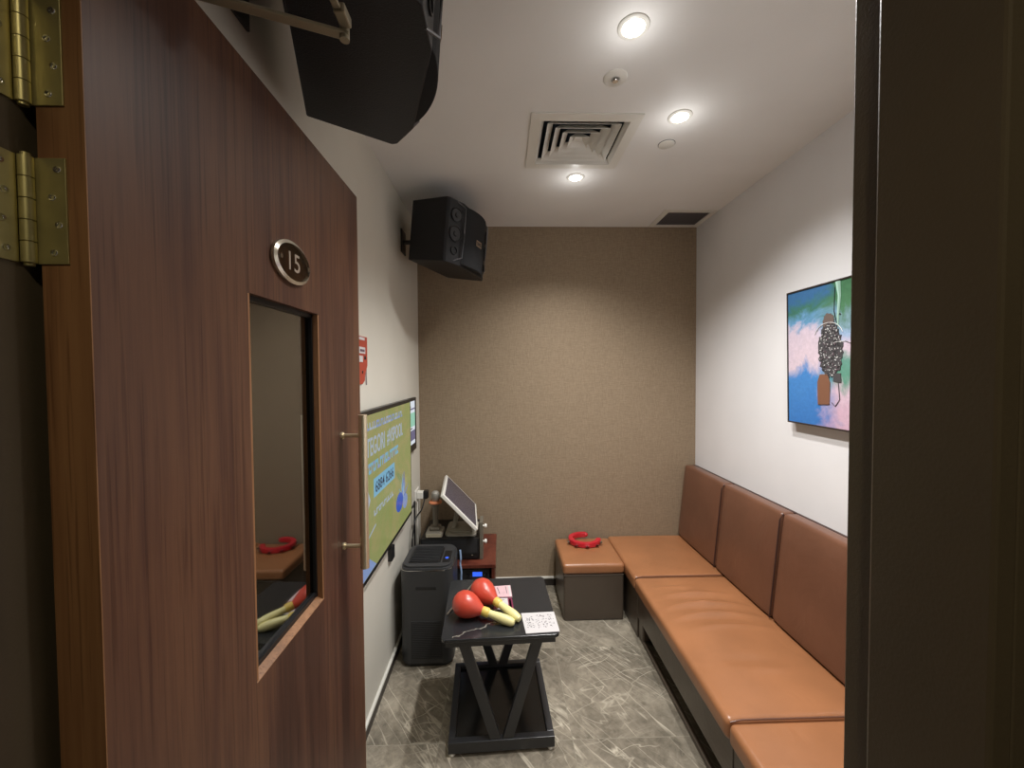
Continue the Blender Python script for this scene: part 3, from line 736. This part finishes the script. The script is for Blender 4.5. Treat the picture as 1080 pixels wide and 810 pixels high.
b = MB(); b.box(M_LCD, -.190, -.130, 2.4615, 2.4635, .314, .342); obj('display', b, fp)
for x in (-.215, -.105):
    b = MB(); b.lathe(M_BLACK, [(0, .014), (.009, .014), (.011, 0)], 20, Matrix.Translation((x, 2.463, .322)) @ Matrix.Rotation(PI/2, 4, 'X')); obj('knob', b, fp)
for x in (-.48, -.11):
    b = MB(); b.lathe(M_BLACK, [(.012, 0), (.012, .006), (0, .006)], 14, Matrix.Translation((x, 2.5, .2795))); obj('foot', b, t)
b = MB()
t = thing('karaoke_player', 'matte black recorder box on top of the wooden cabinet', 'player', (-.34, 2.66, KZ))
b.box(M_BLACK, -.52, -.152, 2.50, 2.84, KZ+.006, .537, .003); obj('housing', b, t)
b = MB(); b.box(M_DGREY2, -.51, -.162, 2.4975, 2.5005, KZ+.045, .528, .001); b.box(M_CHROME, -.198, -.188, 2.496, 2.4985, .432, .436); obj('front_panel', b, t)
for fx in (-.51, -.18):
    b = MB(); b.box(M_BLACK, fx, fx+.02, 2.52, 2.82, KZ, KZ+.007); obj('foot', b, t)
# mixer strip with two white knobs
t = thing('microphone_receiver', 'narrow grey receiver with two white knobs beside the black recorder', 'receiver', (-.135, 2.56, KZ))
b = MB(); b.box(M_GREYMIC, -.148, -.126, 2.505, 2.62, KZ, .640, .003); obj('housing', b, t)
for z in (.50, .600):
    b = MB(); mx = Matrix.Translation((-.126, 2.55, z)) @ Matrix.Rotation(PI/2, 4, 'Y'); b.lathe(M_WHITEP, [(.006, -.001), (.006, .008), (.013, .010), (.014, .018), (.010, .024), (0, .025)], 20, mx); obj('knob', b, t)
# microphone in its charging dock
t = thing('charging_dock', 'warm grey microphone dock on the black recorder', 'dock', (-.437, 2.575, .537))
b = MB()
b.rbox(M_GREYBASE, -.492, -.384, 2.515, 2.635, .538, .572, .010, 4, 4, 1); b.box(M_GREYMIC, -.472, -.404, 2.54, 2.615, .570, .598, .01)
b.box(M_CREAMP, -.486, -.390, 2.5135, 2.516, .543, .566, .001); obj('base', b, t)
t = thing('microphone', 'grey handheld microphone upright in its dock, orange ring at the neck', 'microphone', (-.435, 2.578, .596))
b = MB(); b.lathe(M_GREYMIC, [(0, .596), (.018, .596), (.017, .61), (.0205, .735), (.022, .745), (0, .746)], 24, Matrix.Translation((-.435, 2.578, .0015))); obj('handle', b, t)
b = MB(); b.lathe(M_ORANGE, [(.022, .742), (.040, .744), (.043, .750), (.040, .757), (.022, .758)], 24, Matrix.Translation((-.435, 2.578, 0))); obj('anti_roll_ring', b, t)
b = MB(); b.lathe(mat('mic_mesh', (150, 146, 138), .5, .5, bump=(900, .8)), [(.021, .756), (.025, .775), (.027, .795), (.024, .812), (.014, .822), (0, .825)], 24, Matrix.Translation((-.435, 2.578, 0))); obj('grille_head', b, t)
# touch screen terminal, tilted back and facing the sofa
t = thing('touch_screen', 'white framed song selection touch screen tilted on its stand', 'screen', (-.27, 2.65, .537))
b = MB(); b.prism(M_GREYBASE, rrect(-.372, -.165, 2.53, 2.77, .03), .538, .552, 'Z', .003); b.prism(M_GREYBASE, rrect(-.35, -.20, 2.56, 2.74, .03), .552, .562, 'Z', .003); obj('base', b, t)
b = MB(); b.bar(M_GREYBASE, (-.325, 2.65, .558), (-.285, 2.65, .735), .028, .07, .006, side=(0, 1, 0)); obj('neck', b, t)
A0, A1 = Vector((-.150, 0, .628)), Vector((-.362, 0, .855)); ux = (A1-A0).normalized(); L = (A1-A0).length
nx_ = Vector((-ux.z, 0, ux.x)); nx_ = -nx_ if nx_.x < 0 else nx_
mx = Matrix((Vector((0, 1, 0)), ux, nx_)).transposed().to_4x4()
if mx.determinant() < 0: mx = Matrix((Vector((0, -1, 0)), ux, nx_)).transposed().to_4x4()
mx = Matrix.Rotation(math.radians(5), 4, 'Z') @ mx; mx.translation = (A0+A1)/2+Vector((-.020, 2.645, 0))
b = MB(); b.box(M_WHITEP, -.232, .232, -L/2, L/2, -.022, 0, .004, mx=mx); sc = obj('bezel', b, t)
b = MB(); b.box(M_SCREENOFF, -.214, .214, -L/2+.017, L/2-.017, -.001, .0012, mx=mx); obj('display', b, sc)
b = MB(); b.box(M_CREAMP, -.16, .16, -L/2+.05, L/2-.05, -.042, -.020, .008, mx=mx); obj('rear_cover', b, sc)

# ------------------------------------------------------------------ coffee table
TC = (-.02, 1.842); TR = math.radians(2.6)
t = thing('coffee_table', 'small black coffee table with V shaped legs and lower shelf', 'table', (TC[0], TC[1], 0), TR)
def table_top_mat():  # near-black top with one thin wavy pale line
    m = mat('black_table_glass', (40, 42, 45), .22, spec=.6); nt = m.node_tree; p = nt.nodes['Principled BSDF']
    tc = nt.nodes.new('ShaderNodeTexCoord').outputs['Object']
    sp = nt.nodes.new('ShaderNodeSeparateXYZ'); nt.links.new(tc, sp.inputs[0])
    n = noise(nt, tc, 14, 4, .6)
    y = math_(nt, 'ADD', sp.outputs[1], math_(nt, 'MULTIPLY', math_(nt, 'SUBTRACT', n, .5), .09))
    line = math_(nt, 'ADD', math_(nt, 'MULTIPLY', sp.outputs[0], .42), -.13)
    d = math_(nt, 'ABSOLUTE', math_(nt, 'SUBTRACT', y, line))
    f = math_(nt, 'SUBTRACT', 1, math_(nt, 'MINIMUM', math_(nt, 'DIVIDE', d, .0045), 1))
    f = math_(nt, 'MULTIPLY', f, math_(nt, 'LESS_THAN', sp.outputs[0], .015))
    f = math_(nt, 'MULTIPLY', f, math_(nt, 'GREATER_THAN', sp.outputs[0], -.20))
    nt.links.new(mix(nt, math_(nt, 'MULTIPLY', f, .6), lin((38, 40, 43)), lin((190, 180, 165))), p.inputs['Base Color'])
    return m
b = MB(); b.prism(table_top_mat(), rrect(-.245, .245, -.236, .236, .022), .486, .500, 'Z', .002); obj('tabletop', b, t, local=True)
b = MB()
for a in ((-.228, .228, -.222, -.196), (-.228, .228, .196, .222), (-.228, -.202, -.196, .196), (.202, .228, -.196, .196)): b.box(M_BLACKM, *a, .458, .486, .001)
obj('top_frame', b, t, local=True)
b = MB()
for a in ((-.222, .222, -.230, -.202), (-.222, .222, .202, .230), (-.222, -.194, -.202, .202), (.194, .222, -.202, .202)): b.box(M_BLACKM, *a, .016, .062, .002)
obj('base_frame', b, t, local=True)
b = MB(); b.box(mat('black_shelf_glass', (20, 21, 22), .18), -.196, .196, -.204, .204, .036, .046); obj('shelf', b, t, local=True)
for sy in (-1, 1):
    for sx in (-1, 1):
        b = MB(); b.bar(M_BLACKM, (sx*.155, sy*.209, .470), (sx*.022, sy*.215, .050), .042, .022, .0015); obj('leg', b, t, local=True)
for sx in (-1, 1):
    for sy in (-1, 1):
        b = MB(); b.lathe(M_WHITEP, [(0, 0), (.010, 0), (.013, .005), (.013, .011), (.008, .017), (0, .017)], 18, Matrix.Translation((sx*.206, sy*.216, 0))); o = obj('foot', b, t, local=True); o['label'] = 'white adjustable foot'

# things on the table
def maraca(label, head, end):
    h, e = Vector(head), Vector(end); ax = (e-h); L = ax.length; ax.normalize()
    t = thing('maraca', label, 'maraca', (h.x, h.y, .5), 0, 'red maracas on the coffee table')
    q = ax.to_track_quat('Z', 'Y').to_matrix().to_4x4(); q.translation = h-Vector(t.location)
    b = MB(); b.lathe(M_RED, [(0, -.057), (.018, -.054), (.036, -.044), (.050, -.026), (.056, -.004), (.054, .018), (.045, .042), (.032, .064), (.021, .080), (.017, .088), (0, .088)], 36, q); obj('head', b, t, local=True)
    b = MB(); b.lathe(M_YEL, [(.0165, .084), (.0195, .088), (.0200, .112), (.0155, .118), (0, .118)], 28, q); obj('collar', b, t, local=True)
    b = MB(); b.lathe(M_CRM, [(.0145, .114), (.0155, .135), (.0185, .165), (.0200, .195), (.0180, .220), (.0125, .233), (0, .237)], 28, q); obj('handle', b, t, local=True)
    return t
maraca('red maraca nearer the front edge of the coffee table', (-.170, 1.752, .5575), (.005, 1.690, .5225))
maraca('red maraca further back, lying across the pink printed card', (-.098, 1.852, .5595), (.038, 1.727, .5245))
def card(name, label, pts, base, z, marks, group=None):
    """flat card with corner points (world x,y) nl, nr, fr, fl; marks in unit coordinates"""
    P = [Vector((x, y)) for x, y in pts]
    def at(u, v): return P[0]*(1-u)*(1-v)+P[1]*u*(1-v)+P[2]*u*v+P[3]*(1-u)*v
    b = MB(); b.prism(base, [tuple(p) for p in P], z, z+.003, 'Z')
    for u0, u1, v0, v1, m in marks:
        b.prism(m, [tuple(at(u0, v0)), tuple(at(u1, v0)), tuple(at(u1, v1)), tuple(at(u0, v1))], z+.003, z+.0034, 'Z')
    c = sum(P, Vector((0, 0)))/4; o = obj(name, b, origin=(c.x, c.y, z)); return tag(o, label, 'card', group)
def scrib(u0, u1, v0, v1, n, m, s=.018, seed=1):
    rr = random.Random(seed); out = []
    for _ in range(n):
        u, v = rr.uniform(u0, u1), rr.uniform(v0, v1); a, c_ = (s*rr.uniform(.6, 1.6), s*.45) if rr.random() < .5 else (s*.35, s*rr.uniform(.8, 2))
        out.append((u, min(1, u+a), v, min(1, v+c_), rr.choice(m)))
    return out
card('notice_card', 'white card with small dark print at the right front table corner', [(.094, 1.622), (.236, 1.632), (.229, 1.769), (.080, 1.762)], M_CARD, .5002,
     scrib(.06, .22, .25, .75, 26, [M_INK], .03, seed=2)+scrib(.36, .68, .2, .85, 44, [M_INKR, M_INK], .034, seed=3)+scrib(.76, .90, .25, .88, 26, [M_INK], .03, seed=4)+scrib(.25, .31, .1, .8, 12, [M_INK], .03, seed=5))
card('song_card', 'pink and white card lying under the maraca handles', [(-.045, 1.893), (.044, 1.893), (.037, 2.002), (-.078, 1.992)], M_PINK, .5002,
     [(.0, .98, .0, .03, M_MAG), (.88, .97, .06, .94, M_CARD), (.76, .78, .3, .9, M_INK), (.38, .41, .3, .85, M_INK)]+scrib(.3, .7, .2, .45, 12, [M_INK], seed=6), 'printed cards behind the maracas')
card('song_card', 'white and magenta card in front of the pink card', [(-.045, 1.795), (.049, 1.795), (.042, 1.885), (-.045, 1.885)], M_CARD, .5002,
     [(.76, 1, 0, 1, M_MAG), (.0, .18, 0, 1, M_MAG), (.82, .92, .1, .9, M_PINK)]+scrib(.3, .6, .3, .9, 26, [M_INK], .04, seed=8), 'printed cards behind the maracas')
b = MB(); b.tube(M_GREYMIC, [(-.252, 1.762, .5042), (-.147, 2.040, .5042)], .004, 10); o = obj('thin_stick', b, origin=(-.2, 1.9, .5)); tag(o, 'thin grey stick lying on the table left of the maracas', 'stick')

# ------------------------------------------------------------------ ottoman and tambourine
t = thing('ottoman', 'square ottoman with tan leather top and dark sides by the back wall', 'ottoman', (.587, 2.685, 0))
b = MB(); b.rbox(M_DLEATH, .386, .772, 2.487, 2.883, 0, .300, .014, 6, 6, 4); obj('base', b, t)
b = MB()
def puff(p, d, amp=.012):
    u = (p.x-.5785)/.2; v = (p.y-2.685)/.2
    if p.z > .33: p.z += amp*max(0, (1-u*u))*max(0, (1-v*v))-.004
    return p
b.rbox(M_LEATH, .381, .776, 2.481, 2.889, .300, .371, .020, 12, 12, 2, fn=puff); obj('seat_cushion', b, t)
b = MB()
b.tube(M_DLEATH, [(.388, 2.4865, .2955), (.770, 2.4865, .2955)], .0035, 8); obj('piping', b, t)

t = thing('tambourine', 'red half moon tambourine lying on the ottoman', 'tambourine', (.585, 2.80, .378))
cxT, cyT, Ro, Ri = .580, 2.785, .112, .082
aT0, aT1 = math.radians(75), math.radians(352)
b = MB(); bb = bmesh.new(); rings = []
for k in range(41):
    a = aT0+(aT1-aT0)*k/40; ca, sa = math.cos(a), math.sin(a)*.92
    rings.append([bb.verts.new((cxT+r*ca, cyT+r*sa, z)) for r, z in ((Ri, .382), (Ro, .382), (Ro+.002, .388), (Ro+.002, .408), (Ro, .414), (Ri, .414), (Ri-.002, .408), (Ri-.002, .388))])
for A, B in zip(rings, rings[1:]):
    for k in range(8): bb.faces.new((A[k], A[(k+1) % 8], B[(k+1) % 8], B[k]))
bb.faces.new(rings[0]); bb.faces.new(rings[-1][::-1]); bmesh.ops.recalc_face_normals(bb, faces=bb.faces); b.absorb(bb, M_REDP, None, False)
a0, a1 = (cxT+.10*math.cos(aT0), cyT+.09*math.sin(aT0)), (cxT+.10*math.cos(aT1), cyT+.09*math.sin(aT1))
b.ball(M_REDP, (a0[0], a0[1], .398), .018, (1, 1, .9)); b.ball(M_REDP, (a1[0], a1[1], .398), .018, (1, 1, .9))
obj('frame', b, t)
for a in (150, 195, 232, 270, 308, 335):
    a = math.radians(a)
    b = MB(); c = Vector((cxT+(Ro+.003)*math.cos(a), cyT+(Ro+.003)*math.sin(a)*.92, 0))
    for z in (.391, .396): b.lathe(M_CHROME, [(0, 0), (.011, .0005), (.0145, .0030), (.011, .0036), (0, .002)], 18, Matrix.Translation((c.x, c.y, z)))
    b.tube(M_CHROME, [(c.x, c.y, .385), (c.x, c.y, .410)], .0013, 8); obj('jingle', b, t)

# ------------------------------------------------------------------ wall bench (seats) and backrests
SX0, SX1 = .778, 1.31
def bench(label, y0, y1, closed, wrinkles=()):
    t = thing('bench_seat', label, 'bench', (1.05, (y0+y1)/2, 0), 0, 'leather bench units along the right wall')
    b = MB()
    z0 = .0 if closed else .125
    b.box(M_DLEATH, .800, .822, y0+.003, y1-.003, z0, .284, .003)
    b.box(M_DLEATH, .822, 1.40, y0+.003, y0+.023, .0, .284); b.box(M_DLEATH, .822, 1.40, y1-.023, y1-.003, .0, .284)
    b.box(M_DLEATH, .822, 1.40, y0+.023, y1-.023, .262, .284); obj('base', b, t)
    if not closed:
        b = MB(); b.box(M_DLEATH, .808, .830, y0+.003, y1-.003, 0, .022, .002); obj('kick_rail', b, t)
        b = MB(); b.box(M_BLACK, .91, .925, y0+.023, y1-.023, .0, .262); obj('recessed_panel', b, t)
        for yy in (y0+.004, y1-.074):
            b = MB(); b.box(M_DLEATH, .806, .86, yy, yy+.07, .020, .130, .008); obj('foot', b, t)
    b = MB()
    cy, hh = (y0+y1)/2, (y1-y0)/2
    def fn(p, d):
        if p.z > .33:
            u = max(-1, min(1, (p.x-(SX0+SX1)/2)/((SX1-SX0)/2))); v = max(-1, min(1, (p.y-cy)/hh))
            k = (1-u**4)*(1-v**6); p.z += .006*k
            for yc, xc, bend, wd, amp, sp in wrinkles:
                yy = yc-bend*((p.x-xc)/.25)**2
                p.z += 1.7*amp*math.exp(-((p.y-yy)/wd)**2)*math.exp(-((p.x-xc)/sp)**2)*(1-u**8)
        return p
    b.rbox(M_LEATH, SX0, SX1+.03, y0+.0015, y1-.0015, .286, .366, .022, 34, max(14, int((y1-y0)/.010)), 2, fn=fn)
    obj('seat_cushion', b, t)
    b = MB(); b.tube(M_LEATHB, [(SX0+.012, y0+.003, .358), (SX0+.05, y0+.002, .367), (SX1, y0+.002, .367)], .003, 8); obj('piping', b, t)
    return t
WR = [(2.13, 1.05, .05, .014, .0045, .15), (2.085, 1.02, .05, .020, -.005, .16), (2.035, 1.05, .055, .014, .006, .18), (1.99, 1.03, .05, .020, -.005, .17),
      (1.945, 1.06, .06, .014, .0055, .18), (1.90, 1.03, .05, .022, -.004, .16), (1.845, 1.07, .05, .018, .004, .17), (1.62, 1.02, .03, .03, -.004, .08), (1.56, 1.10, .03, .02, .003, .07), (2.19, .95, .03, .012, .003, .1)]
bench('tan leather bench seat in the far right corner, next to the ottoman', 2.317, 2.925, True)
bench('longest tan leather bench seat along the right wall, creased on top', 1.336, 2.317, False, WR)
bench('tan leather bench seat nearest the doorway', .52, 1.336, False, [(1.1, 1.05, .05, .03, .003, .15)])
def backrest(label, y0, y1):
    t = thing('upholstered_wall_panel', label, 'backrest', (1.40, (y0+y1)/2, .286), 0, 'padded backrests along the right wall')
    cy, hh = (y0+y1)/2, (y1-y0)/2
    def fn(p, d):
        s = (p.z-.34)/.54; x = p.x+(s-1)*.055*(1 if p.x < 1.40 else 0)
        v = max(-1, min(1, (p.y-cy)/hh)); u = max(-1, min(1, s*2-1))
        if p.x < 1.39: x -= .010*(1-v**6)*(1-u**6)
        p.x = x; return p
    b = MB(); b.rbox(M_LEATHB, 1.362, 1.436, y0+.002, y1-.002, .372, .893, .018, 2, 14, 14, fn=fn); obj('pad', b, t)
    b = MB(); b.box(M_BOARD, 1.432, XR, y0, y1, .372, .890); obj('backing_board', b, t)
    b = MB(); b.tube(M_BOARD, [(1.305, y0+.001, .375), (1.352, y0+.001, .86), (1.37, y0+.001, .888)], .0035, 8); obj('seam', b, t)
backrest('brown leather backrest panel in the far right corner', 2.402, 2.925)
backrest('middle brown leather backrest panel left of the painting', 1.888, 2.402)
backrest('brown leather backrest panel beneath the painting', 1.374, 1.888)
backrest('brown leather backrest panel nearest the doorway', .86, 1.374)

# ------------------------------------------------------------------ painting
PY0, PY1, PZ0, PZ1 = 1.462, 1.962, 1.335, 1.965
t = thing('abstract_painting', 'framed abstract painting in blue, green and pink on the right wall', 'painting', (XR, 1.672, PZ0), rot=(0, math.radians(-1.2), 0))
def paint_mat():
    m = mat('abstract_paint', (90, 130, 190), .55); nt = m.node_tree; p = nt.nodes['Principled BSDF']
    tc = nt.nodes.new('ShaderNodeTexCoord').outputs['Object']
    sp = nt.nodes.new('ShaderNodeSeparateXYZ'); nt.links.new(tc, sp.inputs[0])
    w1 = math_(nt, 'MULTIPLY', math_(nt, 'SUBTRACT', noise(nt, tc, 5, 6, .65, .8), .5), .34)
    w2 = math_(nt, 'MULTIPLY', math_(nt, 'SUBTRACT', noise(nt, tc, 7, 6, .65, .8, rot=(1, 0, 0)), .5), .30)
    z = math_(nt, 'ADD', sp.outputs[2], w1); y = math_(nt, 'ADD', sp.outputs[1], w2)
    strip = ramp(nt, math_(nt, 'DIVIDE', z, .63), [(.0, (58, 120, 192)), (.36, (70, 134, 200)), (.46, (216, 196, 206)), (.66, (206, 190, 204)), (.74, (100, 150, 190)), (.84, (58, 112, 92)), (.95, (54, 104, 150))])
    right = ramp(nt, math_(nt, 'DIVIDE', z, .63), [(.0, (210, 170, 190)), (.22, (212, 186, 200)), (.30, (96, 150, 130)), (.46, (100, 150, 136)), (.56, (214, 192, 206)), (.68, (150, 176, 206)), (.80, (72, 120, 84)), (.97, (60, 110, 74))])
    nt_f = ramp(nt, math_(nt, 'ADD', y, .25), [(.20, (1, 1, 1, 1)), (.30, (0, 0, 0, 1))])
    col = mix(nt, nt_f, strip, right)
    ft = ramp(nt, noise(nt, tc, 60, 4, .6, .5), [(.3, (.8, .8, .8, 1)), (.7, (1.0, 1.0, 1.0, 1))])
    nt.links.new(mix(nt, .8, col, ft, 'MULTIPLY'), p.inputs['Base Color']); return m
b = MB(); b.box(paint_mat(), -.034, -.010, -.245, .245, .005, .625); cv = obj('canvas', b, t, local=True)
b = MB(); fm = mat('dark_frame', (52, 44, 40), .4)
for a in ((-.25, .25, 0, .007), (-.25, .25, .623, .630), (-.25, -.244, .007, .623), (.244, .25, .007, .623)): b.box(fm, -.038, -.006, *a, .001)
obj('frame', b, t, local=True)
b = MB(); rr = random.Random(5); XP = -.0345        # raised motif: dark oval cluster, string, brown pouch
dk, wt, br = mat('paint_dark_grey', (70, 68, 70), .6), mat('paint_white', (214, 214, 212), .6), mat('paint_brown', (124, 84, 62), .6)
cyM, czM = -.005, .34
b.prism(dk, [(cyM+.062*q*math.cos(a), czM+.120*q*math.sin(a)) for a, q in [(i*PI/32, rr.uniform(.88, 1.08)) for i in range(64)]], XP-.002, XP, 'X')
b.prism(mat('paint_taupe', (100, 86, 80), .6), [(.004+.030*q*math.cos(a), .462+.034*q*math.sin(a)) for a, q in [(i*PI/20, rr.uniform(.9, 1.1)) for i in range(40)]], XP-.0015, XP, 'X')
for _ in range(420):
    a = rr.uniform(0, 2*PI); r = rr.random()**.5; y, z = cyM+.058*r*math.cos(a), czM+.116*r*math.sin(a); s = rr.uniform(.0012, .0045); q = rr.uniform(0, PI)
    b.prism(rr.choice([wt, wt, M_BLACK, M_BLACK, dk, M_INKR]), [(y+s*math.cos(q), z+s*math.sin(q)), (y-s*.5*math.sin(q), z+s*.5*math.cos(q)), (y-s*math.cos(q), z-s*math.sin(q)), (y+s*.5*math.sin(q), z-s*.5*math.cos(q))], XP-.0035, XP-.002, 'X')
b.prism(br, [(.0, .105), (.062, .10), (.064, .20), (.05, .235), (.01, .235), (-.004, .20)], XP-.003, XP, 'X', .001)
b.prism(dk, [(-.06, .20), (-.02, .205), (-.02, .24), (-.058, .24)], XP-.002, XP, 'X')
b.tube(wt, [(XP-.002, .075*math.cos(a)+.004, .395+.062*math.sin(a)) for a in [i*PI/12 for i in range(1, 12)]], .0014, 6)
b.tube(mat('paint_mint', (168, 206, 190), .6), [(XP-.001, -.048, .62), (XP-.001, -.054, .56), (XP-.001, -.046, .47), (XP-.001, -.045, .44)], [.010, .006, .004, .003], 6)
b.tube(M_BLACK, [(XP-.001, -.03, .60), (XP-.001, -.026, .50), (XP-.001, -.038, .45)], .0014, 6)
b.tube(M_BLACK, [(XP-.001, -.045, .20), (XP-.001, -.052, .13), (XP-.001, -.030, .10), (XP-.001, -.010, .115)], .0014, 6)
b.tube(wt, [(XP-.001, -.02, .37), (XP-.001, -.08, .372)], .0016, 6); b.tube(M_BLACK, [(XP-.001, -.08, .372), (XP-.001, -.17, .33), (XP-.001, -.24, .315)], .0012, 6)
b.ball(M_BLACK, (XP-.001, -.15, .285), .004, (.4, 1, 1)); b.ball(M_BLACK, (XP-.001, -.055, .485), .004, (.4, 1, 1))
obj('raised_motif', b, cv, local=True)
